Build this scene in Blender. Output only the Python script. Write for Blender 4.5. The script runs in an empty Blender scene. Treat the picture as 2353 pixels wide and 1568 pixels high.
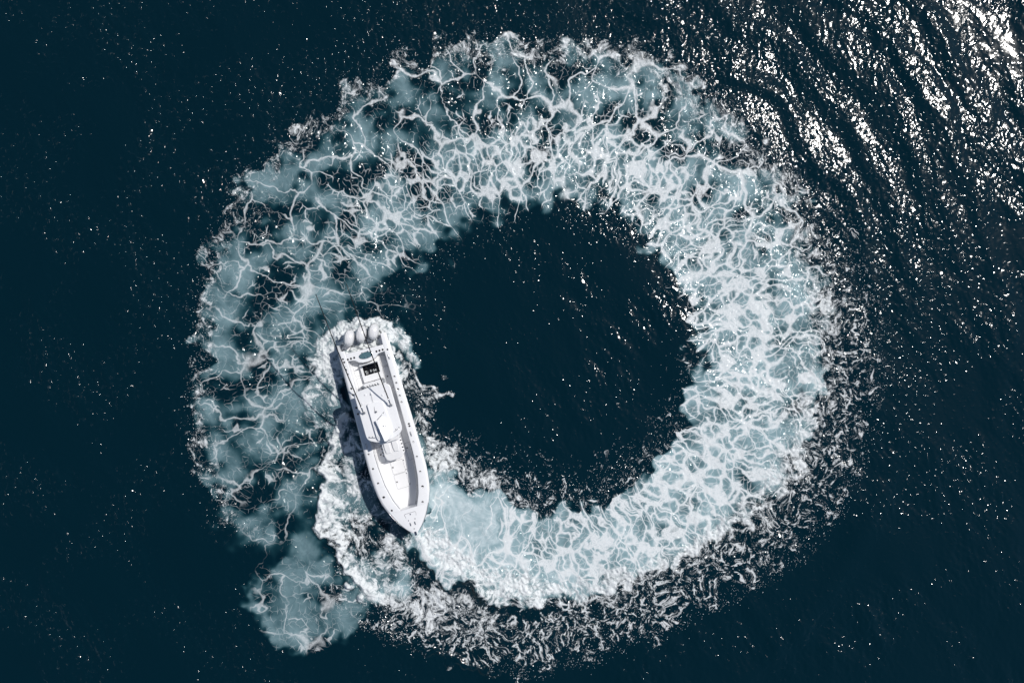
import bpy, bmesh, math, random
import numpy as np
from mathutils import Vector, Matrix

random.seed(4); RNG = np.random.default_rng(11)
R = math.radians
scene = bpy.context.scene
COL = scene.collection

# ------------------------------------------------------------------ camera
CAM_H = 49.4
cam_data = bpy.data.cameras.new('camera'); cam = bpy.data.objects.new('camera', cam_data)
COL.objects.link(cam); scene.camera = cam
cam_data.sensor_width = 36; cam_data.lens = 28.0
cam_data.clip_start = 0.5; cam_data.clip_end = 6000
cam.location = (0, 0, CAM_H); cam.rotation_euler = (0, 0, 0)

# ------------------------------------------------------------------ sky, sun, exposure
SUN_EL, SUN_AZ = R(52.5), R(33.5)          # azimuth counted from +X towards +Y
world = bpy.data.worlds.new('World'); scene.world = world; world.use_nodes = True
wn_ = world.node_tree.nodes; bg = wn_['Background']
sky = wn_.new('ShaderNodeTexSky'); sky.sky_type = 'NISHITA'; sky.sun_disc = False
sky.sun_elevation = SUN_EL; sky.sun_rotation = R(90) - SUN_AZ
sky.air_density = 1.0; sky.dust_density = 0.6; sky.ozone_density = 1.5
world.node_tree.links.new(sky.outputs[0], bg.inputs[0]); bg.inputs[1].default_value = 0.06
sun_d = bpy.data.lights.new('sun', 'SUN'); sun = bpy.data.objects.new('sun', sun_d); COL.objects.link(sun)
sun_d.energy = 3.5; sun_d.angle = R(0.5); sun_d.color = (1.0, 0.965, 0.92)
sv = Vector((math.cos(SUN_EL)*math.cos(SUN_AZ), math.cos(SUN_EL)*math.sin(SUN_AZ), math.sin(SUN_EL)))
sun.rotation_euler = (-sv).to_track_quat('-Z', 'Y').to_euler()
sun.location = sv*80
vs = scene.view_settings
vs.view_transform = 'Standard'; vs.look = 'None'; vs.exposure = 0.0; vs.gamma = 1.0; vs.use_curve_mapping = False
scene.cycles.use_denoising = True
scene.cycles.max_bounces = 5; scene.cycles.diffuse_bounces = 3; scene.cycles.glossy_bounces = 2; scene.cycles.caustics_reflective = False

# ------------------------------------------------------------------ node helpers
class NT:
    def __init__(s, name):
        s.m = bpy.data.materials.new(name); s.m.use_nodes = True
        s.t = s.m.node_tree; s.t.nodes.clear()
        s.out = s.t.nodes.new('ShaderNodeOutputMaterial')
    def n(s, typ, **kw):
        nd = s.t.nodes.new(typ)
        for k, v in kw.items(): setattr(nd, k, v)
        return nd
    def put(s, sock, v):
        if v is None: return
        if isinstance(v, bpy.types.NodeSocket): s.t.links.new(v, sock)
        else: sock.default_value = v
    def math(s, op, a, b=None, clamp=False):
        nd = s.n('ShaderNodeMath', operation=op, use_clamp=clamp)
        s.put(nd.inputs[0], a); s.put(nd.inputs[1], b); return nd.outputs[0]
    def add(s, a, b): return s.math('ADD', a, b)
    def sub(s, a, b): return s.math('SUBTRACT', a, b)
    def mul(s, a, b): return s.math('MULTIPLY', a, b)
    def mx(s, a, b): return s.math('MAXIMUM', a, b)
    def clamp(s, a): return s.math('ADD', a, 0.0, True)
    def vm(s, op, a, b=None, scale=None):
        nd = s.n('ShaderNodeVectorMath', operation=op)
        s.put(nd.inputs[0], a)
        if b is not None: s.put(nd.inputs[1], b)
        if scale is not None: s.put(nd.inputs['Scale'], scale)
        return nd.outputs[0]
    def noise(s, vec, scale, detail=2.0, rough=0.5, dist=0.0, dim='2D'):
        nd = s.n('ShaderNodeTexNoise', noise_dimensions=dim)
        s.put(nd.inputs['Vector'], vec); s.put(nd.inputs['Scale'], scale)
        s.put(nd.inputs['Detail'], detail); s.put(nd.inputs['Roughness'], rough); s.put(nd.inputs['Distortion'], dist)
        return nd.outputs['Fac'], nd.outputs['Color']
    def vor(s, vec, scale, feature='DISTANCE_TO_EDGE', rnd=1.0):
        nd = s.n('ShaderNodeTexVoronoi', voronoi_dimensions='2D', feature=feature)
        s.put(nd.inputs['Vector'], vec); s.put(nd.inputs['Scale'], scale); s.put(nd.inputs['Randomness'], rnd)
        return nd.outputs['Distance']
    def step(s, x, lo, hi, o0=0.0, o1=1.0):
        nd = s.n('ShaderNodeMapRange', interpolation_type='SMOOTHSTEP')
        s.put(nd.inputs[0], x); s.put(nd.inputs[1], lo); s.put(nd.inputs[2], hi)
        s.put(nd.inputs[3], o0); s.put(nd.inputs[4], o1); return nd.outputs[0]
    def attr(s, name):
        nd = s.n('ShaderNodeAttribute', attribute_name=name); return nd
    def mixc(s, f, a, b):
        nd = s.n('ShaderNodeMix', data_type='RGBA'); s.put(nd.inputs[0], f)
        s.put(nd.inputs[6], a); s.put(nd.inputs[7], b); return nd.outputs[2]
    def mixf(s, f, a, b):
        nd = s.n('ShaderNodeMix', data_type='FLOAT'); s.put(nd.inputs[0], f)
        s.put(nd.inputs[2], a); s.put(nd.inputs[3], b); return nd.outputs[0]

# ------------------------------------------------------------------ water material
def water_material():
    t = NT('sea_water')
    pos = t.vm('MULTIPLY', t.n('ShaderNodeNewGeometry').outputs['Position'], (1, 1, 0))
    Qp = t.attr('flow').outputs['Vector']; Qc = t.attr('swirl').outputs['Vector']
    A = t.attr('aer').outputs['Fac']; S = t.attr('spat').outputs['Fac']; F = t.attr('froth').outputs['Fac']
    rip = t.attr('ripple').outputs['Fac']; wn = t.attr('wnorm').outputs['Vector']
    W = t.n('ShaderNodeSeparateXYZ'); t.put(W.inputs[0], t.attr('width').outputs['Vector'])
    w1, w2, w3 = W.outputs
    g, _ = t.noise(pos, 11, 3, .7)
    g2, _ = t.noise(Qc, 3.2, 2, .6)
    P1 = t.vm('MULTIPLY', Qp, (.60, .30, 0)); P2 = t.vm('MULTIPLY', Qp, (1.25, 1.0, 0)); P3 = t.vm('MULTIPLY', Qc, (2.5, 2.5, 0))
    d1, f1 = t.vor(P1, 1), t.vor(P1, 1, 'F1')
    d2, f2 = t.vor(P2, 1), t.vor(P2, 1, 'F1')
    d3 = t.vor(P3, 1)
    def lace(d, f, w_, k, holes):
        """threads along the cell walls, thicker where walls meet"""
        wj = t.mul(t.mul(w_, k), t.add(.35, t.mul(g2, 1.3)))
        l = t.step(d, t.mul(wj, .15), t.add(wj, .012), 1.0, 0.0)
        l = t.mul(l, t.step(w_, .02, .22))
        if f is not None:
            th = t.sub(.86, t.mul(w_, holes))
            fill = t.mul(t.step(f, th, t.add(th, .15)), t.step(w_, .05, .35))
            l = t.mx(l, t.mul(fill, t.sub(1.0, t.mul(t.step(d3, .14, .36), .34))))
        return l
    l1 = lace(d1, f1, w1, .115, .22); l2 = lace(d2, f2, w2, .17, .50); l3 = t.mul(lace(d3, None, w3, .13, 0), .48)
    net = t.mx(t.mx(l1, l2), l3)
    net = t.clamp(t.mul(t.mul(net, t.add(.30, t.mul(g, 1.25))), t.attr('fresh').outputs['Fac']))
    # churned froth
    fb, _ = t.noise(Qc, 1.9, 6, .74)
    fa = t.sub(.735, t.mul(F, .36))
    fr = t.mul(t.step(fb, t.sub(fa, .10), t.add(fa, .11)), t.step(F, .02, .2))
    # broken curly fragments
    sc, _ = t.noise(Qc, 1.7, 3, .62)
    sm, _ = t.noise(Qc, 2.0, 4, .68)
    worm = t.step(t.math('ABSOLUTE', t.sub(sc, .5)), .006, t.add(.015, t.mul(S, .04)), 1.0, 0.0)
    ws = t.mul(t.mul(S, .17), t.add(.3, t.mul(g2, 1.4)))
    walls = t.step(t.vor(t.vm('MULTIPLY', Qc, (2.1, 2.1, 0)), 1), t.mul(ws, .2), t.add(ws, .02), 1.0, 0.0)
    thr = t.sub(.66, t.mul(S, .21))
    frag = t.step(sm, thr, t.add(thr, .13))
    sp = t.mul(t.mul(t.mx(t.mul(worm, .9), walls), frag), t.step(S, .02, .15))
    sp = t.mul(sp, t.add(.42, t.mul(g, .85)))
    foam = t.clamp(t.mx(t.mx(net, fr), sp))
    # bubbles held under the surface
    av = t.mx(t.add(A, t.mul(t.sub(g2, .5), t.mul(A, .3))), 0.0)
    halo = t.mx(t.mul(t.step(d1, .0, .30, 1.0, 0.0), w1), t.mul(t.step(d2, .0, .35, 1.0, 0.0), w2))
    av = t.add(av, t.mul(halo, .26))
    deep = (.0003, .0135, .0228, 1); mid = (.016, .070, .088, 1); milky = (.29, .42, .455, 1)
    c0 = t.mixc(t.step(av, 0, .5), deep, mid)
    c1 = t.mixc(t.step(av, .2, 1.0), c0, milky)
    c1 = t.mixc(t.step(av, .85, 1.3), c1, (.68, .76, .785, 1))
    col = t.mixc(foam, c1, (.76, .79, .80, 1))
    # light scattered back from below (or from the foam) under a thin glossy skin of rippled water
    bump = t.n('ShaderNodeBump'); bump.inputs['Distance'].default_value = 1.0; bump.inputs['Strength'].default_value = 1.0
    rp, _ = t.noise(pos, 6.2, 1, .5)
    pk, _ = t.noise(pos, 3.4, 1, .5)
    pk = t.math('POWER', t.mx(t.sub(pk, .56), 0.0), 1.5)
    t.put(bump.inputs['Height'], t.mul(t.add(rp, t.mul(pk, 40.0)), rip)); t.put(bump.inputs['Normal'], wn)
    soft = t.n('ShaderNodeMix', data_type='VECTOR'); t.put(soft.inputs[0], t.clamp(t.add(.30, t.mul(fr, .7))))
    t.put(soft.inputs[4], (0, 0, 1)); t.put(soft.inputs[5], wn)
    fbump = t.n('ShaderNodeBump'); fbump.inputs['Distance'].default_value = 1.0
    t.put(fbump.inputs['Height'], t.mul(fb, t.mul(F, .11))); t.put(fbump.inputs['Normal'], t.vm('NORMALIZE', soft.outputs[1]))
    body = t.n('ShaderNodeBsdfDiffuse'); t.put(body.inputs['Color'], col); t.put(body.inputs['Normal'], fbump.outputs[0])
    skin = t.n('ShaderNodeBsdfGlossy'); skin.distribution = 'GGX'; skin.inputs['Roughness'].default_value = .115
    skin.inputs['Color'].default_value = (1, 1, 1, 1); t.put(skin.inputs['Normal'], bump.outputs[0])
    fre = t.n('ShaderNodeFresnel'); fre.inputs['IOR'].default_value = 1.333; t.put(fre.inputs['Normal'], bump.outputs[0])
    mixs = t.n('ShaderNodeMixShader'); t.put(mixs.inputs[0], t.mul(fre.outputs[0], t.sub(1.0, t.mul(foam, .9))))
    t.t.links.new(body.outputs[0], mixs.inputs[1]); t.t.links.new(skin.outputs[0], mixs.inputs[2])
    t.t.links.new(mixs.outputs[0], t.out.inputs[0])
    return t.m
WATER = water_material()

# ------------------------------------------------------------------ boat frame (used by the sea too)
BOAT_O = np.array([-9.21, .12, 0.0]); YAW = R(196); HEEL = R(-4)
HB_Y = [0, 2.15, 4.45, 6.6, 8.2, 9.2, 9.92, 10.63, 11.35, 11.8, 12.0, 12.12]
HB_X = [1.51, 1.555, 1.60, 1.64, 1.655, 1.585, 1.44, 1.16, .78, .41, .2, .03]
def hb(y): return float(np.interp(y, HB_Y, HB_X))
def sheer(y): return 1.17 + .18*(max(y, 0)/6.5)**1.2*(1 if y < 6.5 else 1) if y < 6.5 else 1.35 + .30*((y-6.5)/5.6)**1.1

# ------------------------------------------------------------------ sea surface
K2 = 63.5/2352.0
STEP = .05
xs = np.arange(-33.0, 33.0+1e-6, STEP); ys = np.arange(-22.5, 22.5+1e-6, STEP)
NX, NY = len(xs), len(ys)
X, Y = np.meshgrid(xs, ys); X = X.astype(np.float32); Y = Y.astype(np.float32)
FX = 2*np.pi*np.fft.fftfreq(NX, STEP)[None, :]; FY = 2*np.pi*np.fft.fftfreq(NY, STEP)[:, None]
FK = np.sqrt(FX**2+FY**2); FA = np.arctan2(FY, FX)
def field(lmin, lmax, slope=0.0, dirn=None, spread=2.0):
    """random field with wavelengths lmin..lmax; returns unit-rms field"""
    w = np.fft.fft2(RNG.standard_normal((NY, NX)))
    k0, k1 = 2*np.pi/lmax, 2*np.pi/lmin
    kk = np.maximum(FK, 1e-6)
    f = np.exp(-(kk/k1)**4)*np.exp(-(k0/kk)**4)*kk**slope
    if dirn is not None: f = f*(np.abs(np.cos(FA-dirn))**spread + .03)
    f[0, 0] = 0
    r = np.real(np.fft.ifft2(w*f)).astype(np.float32)
    return r/r.std()
def slope_field(*a, **k):
    """random field scaled to unit rms slope"""
    r = field(*a, **k); gy, gx = np.gradient(r, STEP)
    return r/math.sqrt(float((gx**2+gy**2).mean()))
def sst(x, a, b):
    t = np.clip((x-a)/(b-a), 0, 1); return t*t*(3-2*t)

wl1 = field(.35, 5, -1.6); wl2 = field(.35, 5, -1.6); lob = field(.7, 3.5, -1.0)
clump = field(1.5, 7, -1.0); patch = field(4, 16, -.5)
# irregular edges: the layout is read at slightly disturbed places
PX = 1176 + (X + .24*wl1)/K2; PY = 784 - (Y + .24*wl2)/K2
dx, dy = PX-1190, 800-PY
rr = np.hypot(dx, dy); phi = np.degrees(np.arctan2(dy, dx)) % 360
tau = (phi-240) % 360
def tab(pairs, x):
    a = sorted(pairs); p = np.array([q[0] for q in a], float); v = np.array([q[1] for q in a], float)
    return np.interp(x, p, v).astype(np.float32)
def ptab(pairs):           # by polar angle, wraps
    a = sorted(pairs); p = np.array([q[0] for q in a], float); v = np.array([q[1] for q in a], float)
    return np.interp(phi, p, v, period=360).astype(np.float32)
r_in = ptab([(0, 402), (15, 398), (24, 394), (35, 383), (47, 383), (60, 371), (74, 345), (90, 318), (99, 298), (115, 299), (133, 291),
             (147, 311), (160, 345), (167, 400), (180, 440), (190, 480), (200, 480), (208, 515), (218, 560), (234, 355), (246, 340), (258, 345),
             (271, 360), (286, 386), (301, 400), (315, 410), (331, 412), (346, 412)])
r_out = ptab([(0, 712), (16, 724), (35, 716), (52, 719), (65, 735), (74, 715), (84, 690), (94, 702), (104, 712), (108, 670), (112, 716), (119.6, 683),
              (123, 714), (131, 684), (136, 713), (142, 701), (147, 750), (153, 725), (158, 735), (163, 735), (169, 742), (180, 725), (190, 756),
              (199, 781), (205, 774), (210, 775), (222, 700), (240, 520), (250, 544), (261, 567), (276, 573), (291, 589), (306, 608), (322, 648),
              (332, 689), (343, 690), (352, 712)])
r_sp = ptab([(0, 825), (17, 820), (30, 760), (45, 740), (90, 700), (170, 745), (210, 775), (230, 700), (240, 712), (250, 712), (259, 726), (271, 742),
             (287, 716), (304, 730), (317, 766), (329, 808), (340, 819), (353, 823)])
rho = (rr-r_in)/(r_out-r_in)
lobe = lob*.035
inside = sst(rho+lobe*1.1, -.06, .09)*(1-sst(rho+lobe, .96, 1.04))
endfade = 1-sst(tau, 326, 342)
bandk = tab([(0, .50), (15, .62), (30, .80), (60, .98), (90, 1.06), (120, 1.08), (150, 1.06), (180, 1.02), (210, .98), (240, .80), (270, .62), (300, .46), (335, .42)], tau)
aerk = tab([(0, 1.15), (20, 1.02), (40, .92), (60, .88), (90, .84), (120, .82), (150, .72), (180, .62), (210, .56), (240, .52), (270, .54), (300, .54), (335, .52)], tau)
rc = tab([(0, .5), (60, .5), (90, .42), (120, .40), (150, .40), (180, .38), (210, .36), (240, .38), (270, .45), (300, .45), (335, .5)], tau)
rw = tab([(0, .6), (60, .5), (90, .40), (120, .36), (150, .34), (180, .27), (210, .23), (240, .25), (270, .28), (300, .4), (335, .4)], tau)
band = np.exp(-((rho-rc)/rw)**2)
ew = tab([(0, .15), (60, .16), (120, .13), (180, .09), (230, .07), (335, .07)], tau)
edge = np.exp(-((rho+lobe-.97)/ew)**2)*(1-sst(rr, r_out+38+10*lob, r_out+62+10*lob))
edgek = tab([(0, .9), (60, .9), (100, .75), (150, .62), (210, .55), (270, .5), (335, .45)], tau)
nb = tab([(0, .45), (90, .42), (140, .36), (180, .26), (230, .24), (280, .30), (335, .36)], tau)
net = inside*endfade*(bandk*(nb+(1.04-nb)*band))
aer = inside*endfade*aerk*(.55+.45*np.exp(-((rho-rc+.02)/(rw*1.6))**2))*(1-.25*sst(rho, .8, 1))
# broken spatter outside and inside the ring
spk = ptab([(0, .80), (15, .62), (30, .25), (45, .06), (90, 0), (225, 0), (236, .95), (250, 1.0), (290, .95), (320, .85), (345, .85)])
rs2 = r_sp + 14*lob
sp_out = spk*sst(rr, r_out-25, r_out+15)*(1-sst(rr, rs2-22, rs2+12))
spik = ptab([(0, .30), (30, .26), (60, .22), (80, .1), (100, .16), (140, .2), (165, .12), (190, .4), (230, .85), (250, .9), (270, .8), (300, .68), (330, .55), (350, .38)])
spiw = ptab([(0, 55), (60, 40), (120, 60), (190, 60), (230, 130), (270, 130), (310, 100), (340, 70)])
sp_in = spik*(1-sst(rr, r_in-6, r_in+18))*sst(rr, r_in-spiw*1.3, r_in-spiw*.1)
spat = np.maximum(sp_out, sp_in)
froth = endfade*edge*edgek*(.86+.10*clump)
spat = np.maximum(spat, edge*endfade*.62*sst(rho, .7, .95)*(1-sst(rho, 1.02, 1.15)))

def sdf(poly):
    """signed distance in picture units, negative inside; poly in the same units"""
    p = np.array(poly, np.float32); x0, y0 = p.min(0)-70; x1, y1 = p.max(0)+70
    out = np.full((NY, NX), 70, np.float32)
    m = (PX > x0) & (PX < x1) & (PY > y0) & (PY < y1)
    qx, qy = PX[m], PY[m]; d = np.full(qx.shape, 1e9, np.float32); ins = np.zeros(qx.shape, bool)
    for i in range(len(p)):
        a, b = p[i], p[(i+1) % len(p)]; ex, ey = b-a
        tt = np.clip(((qx-a[0])*ex+(qy-a[1])*ey)/(ex*ex+ey*ey+1e-9), 0, 1)
        d = np.minimum(d, (qx-a[0]-tt*ex)**2+(qy-a[1]-tt*ey)**2)
        c = ((a[1] > qy) != (b[1] > qy)) & (qx < (b[0]-a[0])*(qy-a[1])/(b[1]-a[1]+1e-9)+a[0])
        ins ^= c
    d = np.sqrt(d); d[ins] *= -1; out[m] = d
    return out
def ldist(line):
    p = np.array(line, np.float32); d = np.full((NY, NX), 1e9, np.float32)
    for a, b in zip(p[:-1], p[1:]):
        ex, ey = b-a
        tt = np.clip(((PX-a[0])*ex+(PY-a[1])*ey)/(ex*ex+ey*ey), 0, 1)
        d = np.minimum(d, (PX-a[0]-tt*ex)**2+(PY-a[1]-tt*ey)**2)
    return np.sqrt(d)
def area(poly, soft=14): return 1-sst(sdf(poly), -soft*.75, soft*.6)

# froth round the stern and down the outer side of the hull
P_stern = [(757, 735), (800, 715), (835, 722), (870, 725), (915, 750), (940, 785), (957, 835), (940, 845), (915, 805), (893, 772), (885, 790), (840, 800),
           (800, 815), (785, 850), (800, 900), (812, 930), (790, 950), (780, 985), (765, 1010), (740, 1000), (715, 985), (702, 950), (696, 905), (703, 860), (715, 830), (738, 785)]
P_crest = [(785, 935), (806, 945), (800, 1000), (792, 1060), (790, 1120), (800, 1200), (830, 1270), (870, 1320), (900, 1360), (870, 1395), (835, 1385), (800, 1340),
           (770, 1290), (750, 1245), (735, 1190), (727, 1120), (735, 1060), (752, 1000)]
P_patch = [(795, 950), (835, 985), (850, 1050), (875, 1130), (915, 1200), (945, 1225), (952, 1300), (935, 1380), (880, 1405), (830, 1390), (790, 1200), (785, 1060)]
P_bow = [(945, 1215), (975, 1200), (1010, 1215), (1050, 1240), (1110, 1285), (1180, 1315), (1250, 1335), (1330, 1335), (1430, 1320), (1420, 1352), (1330, 1375), (1250, 1376),
         (1170, 1375), (1100, 1350), (1040, 1325), (1000, 1300), (972, 1275), (940, 1245)]
P_port = [(890, 790), (915, 830), (935, 850), (965, 865), (1000, 880), (1035, 905), (1007, 902), (990, 920), (985, 950), (1000, 990), (1040, 1030), (1100, 1060), (1170, 1090),
          (1220, 1140), (1190, 1160), (1130, 1145), (1060, 1115), (990, 1090), (955, 1020), (930, 930), (900, 850)]
P_glow = [(970, 1075), (1000, 1085), (1090, 1132), (1150, 1165), (1170, 1200), (1160, 1260), (1120, 1275), (1050, 1240), (985, 1195), (955, 1215), (940, 1120)]
P_blob = [(640, 1290), (690, 1255), (760, 1285), (800, 1345), (835, 1400), (825, 1440), (770, 1480), (690, 1506), (640, 1465), (600, 1430), (565, 1385), (570, 1350), (600, 1310)]
P_spl = [(820, 1340), (880, 1330), (960, 1290), (1020, 1320), (1090, 1370), (1180, 1400), (1100, 1480), (980, 1460), (880, 1420), (825, 1390)]
m_stern, m_crest, m_patch, m_bow = area(P_stern, 15), area(P_crest, 15), area(P_patch, 34), area(P_bow, 26)
m_port, m_glow, m_blob, m_spl = area(P_port, 28), area(P_glow, 40), area(P_blob, 26), area(P_spl, 40)
cl01 = np.clip(.5+.35*clump, 0, 1)
d_crest = ldist([(785, 935), (752, 1000), (735, 1060), (727, 1120), (735, 1190), (752, 1245), (772, 1290), (802, 1340), (840, 1385)])
d_stern = ldist([(700, 960), (697, 905), (704, 860), (716, 830), (738, 785), (757, 735), (800, 715), (870, 725), (915, 750), (950, 815)])
froth = np.maximum(froth, m_stern*(.70+.32*np.exp(-(np.hypot(PX-815, PY-765)/85)**2)-.30*sst(PY, 850, 930)*(1-np.exp(-(d_stern/18)**2)) - .05*clump))
froth = np.maximum(froth, m_crest*(.60+.56*np.exp(-(d_crest/30)**2)-.10*cl01))
froth = np.maximum(froth, m_patch*(.46+.14*clump))
froth = np.maximum(froth, m_bow*(.80+.10*clump-.22*sst(PX, 1200, 1420)))
froth = np.maximum(froth, m_port*(.46+.14*clump))
froth = np.maximum(froth, m_spl*(.52+.12*clump))
d_portline = ldist([(895, 800), (925, 845), (965, 866), (1010, 888), (1034, 904)])
froth = np.maximum(froth, .75*np.exp(-(d_portline/9)**2))
d_pl2 = ldist([(975, 1010), (1020, 1035), (1075, 1075), (1150, 1110), (1210, 1150)])
froth = np.maximum(froth, .58*np.exp(-(d_pl2/10)**2))
spat = np.maximum(spat, np.maximum(m_port*.8, m_patch*.6))
spat = np.maximum(spat, m_spl*.95)
gap = np.exp(-(ldist([(945, 1262), (972, 1296), (1002, 1322), (1050, 1348), (1110, 1374), (1190, 1397), (1260, 1402)])/13)**2)
spat = spat*(1-.85*gap); froth = froth*(1-.85*gap)
aer = np.maximum(aer, m_glow*1.36); net = np.where(m_glow > .01, net*(1-.6*m_glow), net)
aer = np.maximum(aer, m_blob*.66); net = np.maximum(net, m_blob*(.30+.14*np.exp(-(np.hypot(PX-690, PY-1470)/60)**2)))
aer = np.maximum(aer, .55*np.exp(-(np.hypot((PX-690)/60, (PY-1240)/70))**2))
old = np.exp(-(np.hypot((PX-615)/105, (PY-1135)/125))**4)*(PX < 745)
aer = np.maximum(aer, old*.50); net = np.maximum(net, old*.34)
aer = np.maximum(aer, np.maximum(m_stern*.75, np.maximum(m_crest*.75, m_bow*.9)))
aer = np.maximum(aer, m_patch*.42)
aer = np.maximum(aer, .42*np.exp(-(np.hypot((PX-830)/90, (PY-690)/45))**2))
net = np.maximum(net, .30*np.exp(-(np.hypot((PX-830)/90, (PY-680)/50))**2))
# white water lying along the hull
CY, SY = math.cos(YAW), math.sin(YAW)
lx = (X-BOAT_O[0])*CY+(Y-BOAT_O[1])*SY; ly = -(X-BOAT_O[0])*SY+(Y-BOAT_O[1])*CY
hbw = np.interp(ly, HB_Y, HB_X).astype(np.float32)
wlf = np.interp(ly, [0, 7, 9, 10.5, 11.4, 12.1], [.90, .86, .74, .55, .25, .05]).astype(np.float32)
hw = hbw*wlf
dh = np.abs(lx)-hw
alongside = np.exp(-(np.clip(dh, 0, 9)/.45)**2)*sst(ly, -.3, .6)*(1-sst(ly, 10.8, 11.6))
aer = np.maximum(aer, alongside*.6); froth = np.maximum(froth, alongside*(.34+.12*clump))
well = sst(ly, -1.5, -.2)*(1-sst(ly, .75, .95))*(1-sst(np.abs(lx), 1.3, 1.9))
froth = np.maximum(froth, well*.98)

# heights ---------------------------------------------------------------
turb = np.clip(np.maximum.reduce([inside*endfade*.8, spat, froth]), 0, 1)
ne = ptab([(0, .55), (20, .9), (40, 1.0), (80, .95), (110, .5), (150, .30), (200, .12), (230, .1), (300, .12), (335, .25)])
near = sst(rr, r_out-60, r_out+10)*np.exp(-np.clip(rr-r_out, 0, 999)/150.0)*ne
gust = np.clip(1+.45*patch, .25, 2)
sparse = np.clip(.78+.42*patch+.2*clump, .25, 1.35)*ptab([(0, .45), (18, .6), (40, 1), (100, 1.05), (180, 1.1), (240, .95), (280, .6), (320, .55), (345, .65)])
chopA = slope_field(.9, 4.0, slope=-1.5, dirn=R(25), spread=2)
chopB = slope_field(.28, .80, slope=-.8, dirn=R(5), spread=1.0)
swell = slope_field(5, 14, slope=-1, dirn=R(28), spread=6)
rm = np.hypot(X-.38, Y+.43)          # metres from the ring's centre
ph = rm + .22*field(5, 14) + .05*wl1
env = sst(rm, 19.0, 22.0)*(1-.6*sst(rm, 28, 40))*np.clip(ne*1.1-.1, 0, 1)
rings = np.sin(2*np.pi*(ph-19)/2.6)*2.6/6.28 + .55*np.sin(2*np.pi*(ph*1.03+.8*np.sin(phi/9.0))/1.55)*1.55/6.28
quiet = 1-.7*np.exp(-(np.hypot((PX-1130)/190, (PY-780)/190))**2)
Z = .045*swell + chopA*.060*gust*quiet*(1+.5*turb) + chopB*.070*gust*quiet*(1+1.0*turb+1.0*near)
ripple = (.0084*sparse*quiet + .006*turb*(1-.8*m_glow) + .019*near + .004*env*(1-sst(rm, 24, 30)))*(1-.6*np.clip(aer, 0, 1))
Z = Z + rings*env*.115
far_arc = np.hypot(X+2.5, Y-.5)
Z = Z + .24*np.exp(-((far_arc-27.2)/.8)**2)*np.clip(ptab([(0, 0), (270, .2), (290, 1), (335, .8), (350, 0)]), 0, 1)
lump = field(.16, .8, -.8)
Z = Z + .026*lump*np.clip(froth, 0, 1) + .006*lump*inside
Z = Z + .30*np.exp(-((d_crest-6)/17)**2)*m_crest + .16*np.exp(-((d_stern-8)/16)**2)*m_stern
d_b = ldist([(945, 1240), (975, 1275), (1002, 1300), (1042, 1325), (1102, 1350), (1172, 1376), (1252, 1380)])
Z = Z + .32*np.exp(-((d_b-2)/17)**2)*(1-sst(PX, 1080, 1300))*sst(PX, 925, 960)
Z = Z + .14*np.exp(-(ldist([(830, 1420), (900, 1455), (1010, 1505), (1150, 1548)])/10)**2)
Z = Z + .55*well*(1-.6*sst(-ly, .2, 1.3)) + .06*lump*well
inhull = (1-sst(dh, -.34, -.14))*sst(ly, .62, .78)*(1-sst(ly, 11.5, 11.9))
Z = np.minimum(Z, np.where(np.abs(lx) < 1.8, .34+.5*well, 9))
Z = (Z*(1-inhull) - .45*inhull).astype(np.float32)
gy, gx = np.gradient(Z, STEP)
nrm = np.stack([-gx, -gy, np.ones_like(gx)], -1); nrm /= np.linalg.norm(nrm, axis=-1, keepdims=True)
# drift-warped coordinates for the lace, and how wide its threads are
wA1, wA2, wB1, wB2, wC1, wC2 = field(2.0, 6, -1), field(2.0, 6, -1), field(.7, 1.8, -1), field(.7, 1.8, -1), field(.25, .6, -.5), field(.25, .6, -.5)
gx1 = .20*wA1+.085*wB1+.020*wC1; gx2 = .20*wA2+.085*wB2+.020*wC2
tau0 = (np.degrees(np.arctan2(Y+.43, X-.38))-240) % 360
flow = np.stack([np.radians(tau0)*14.8+gx1, rm+gx2, 0*rm], -1).astype(np.float32)
swirl = np.stack([X+.8*gx1, Y+.8*gx2, 0*rm], -1).astype(np.float32)
cA, cB, cC = field(1.6, 6, -1), field(.9, 3, -.8), field(.5, 1.6, -.8)
pool = np.exp(-((rho+.05*cA-.64)/.15)**2)*sst(tau, 120, 175)*np.clip(.75+.35*cA, 0, 1)
aer = aer*(1-.72*pool)+.10*inside*endfade*np.exp(-((rho-.87)/.1)**2)*sst(tau, 120, 175)
net_b = net*(1-.75*pool)
W1 = tab([(0, 1), (140, 1), (180, 1.15), (220, 1.1), (260, .85), (335, .66)], tau)*np.clip((net*.80+.02+.17*cA*np.clip(net*2, 0, 1))*(1-.62*band*sst(net, .45, .9)), 0, 1)
W2 = np.clip(net_b*1.25-.36+.26*cB*np.clip(net*2, 0, 1)+.12*cA*np.clip(net*2, 0, 1), 0, 1)
W3 = np.clip(net_b*1.1-.12+.30*cC*np.clip(net*2, 0, 1), 0, 1)
fresh = tab([(0, 1), (120, 1), (180, .97), (230, .86), (270, .70), (300, .60), (335, .56)], tau)
fresh = np.where(m_blob > .02, .58, fresh)
width = np.stack([W1, W2, W3], -1).astype(np.float32)
cl1, cl2 = field(1.8, 7, -1.3), field(.6, 2.5, -1.2)
amp = np.clip(aer*2, 0, 1)*np.clip(1.25-.85*aer, .12, 1)*(1+.25*sst(rho, .4, .6)*sst(tau, 110, 170))
aer = np.clip(aer*.92 + amp*(.30*cl1+.14*cl2) - .03, 0, 1.35)
cap = np.where(m_glow > .02, 1.35, tab([(0, 1.35), (60, 1.1), (110, .95), (180, .76), (240, .66), (335, .60)], tau))
aer = cap*np.tanh(aer/cap*1.15)
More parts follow.
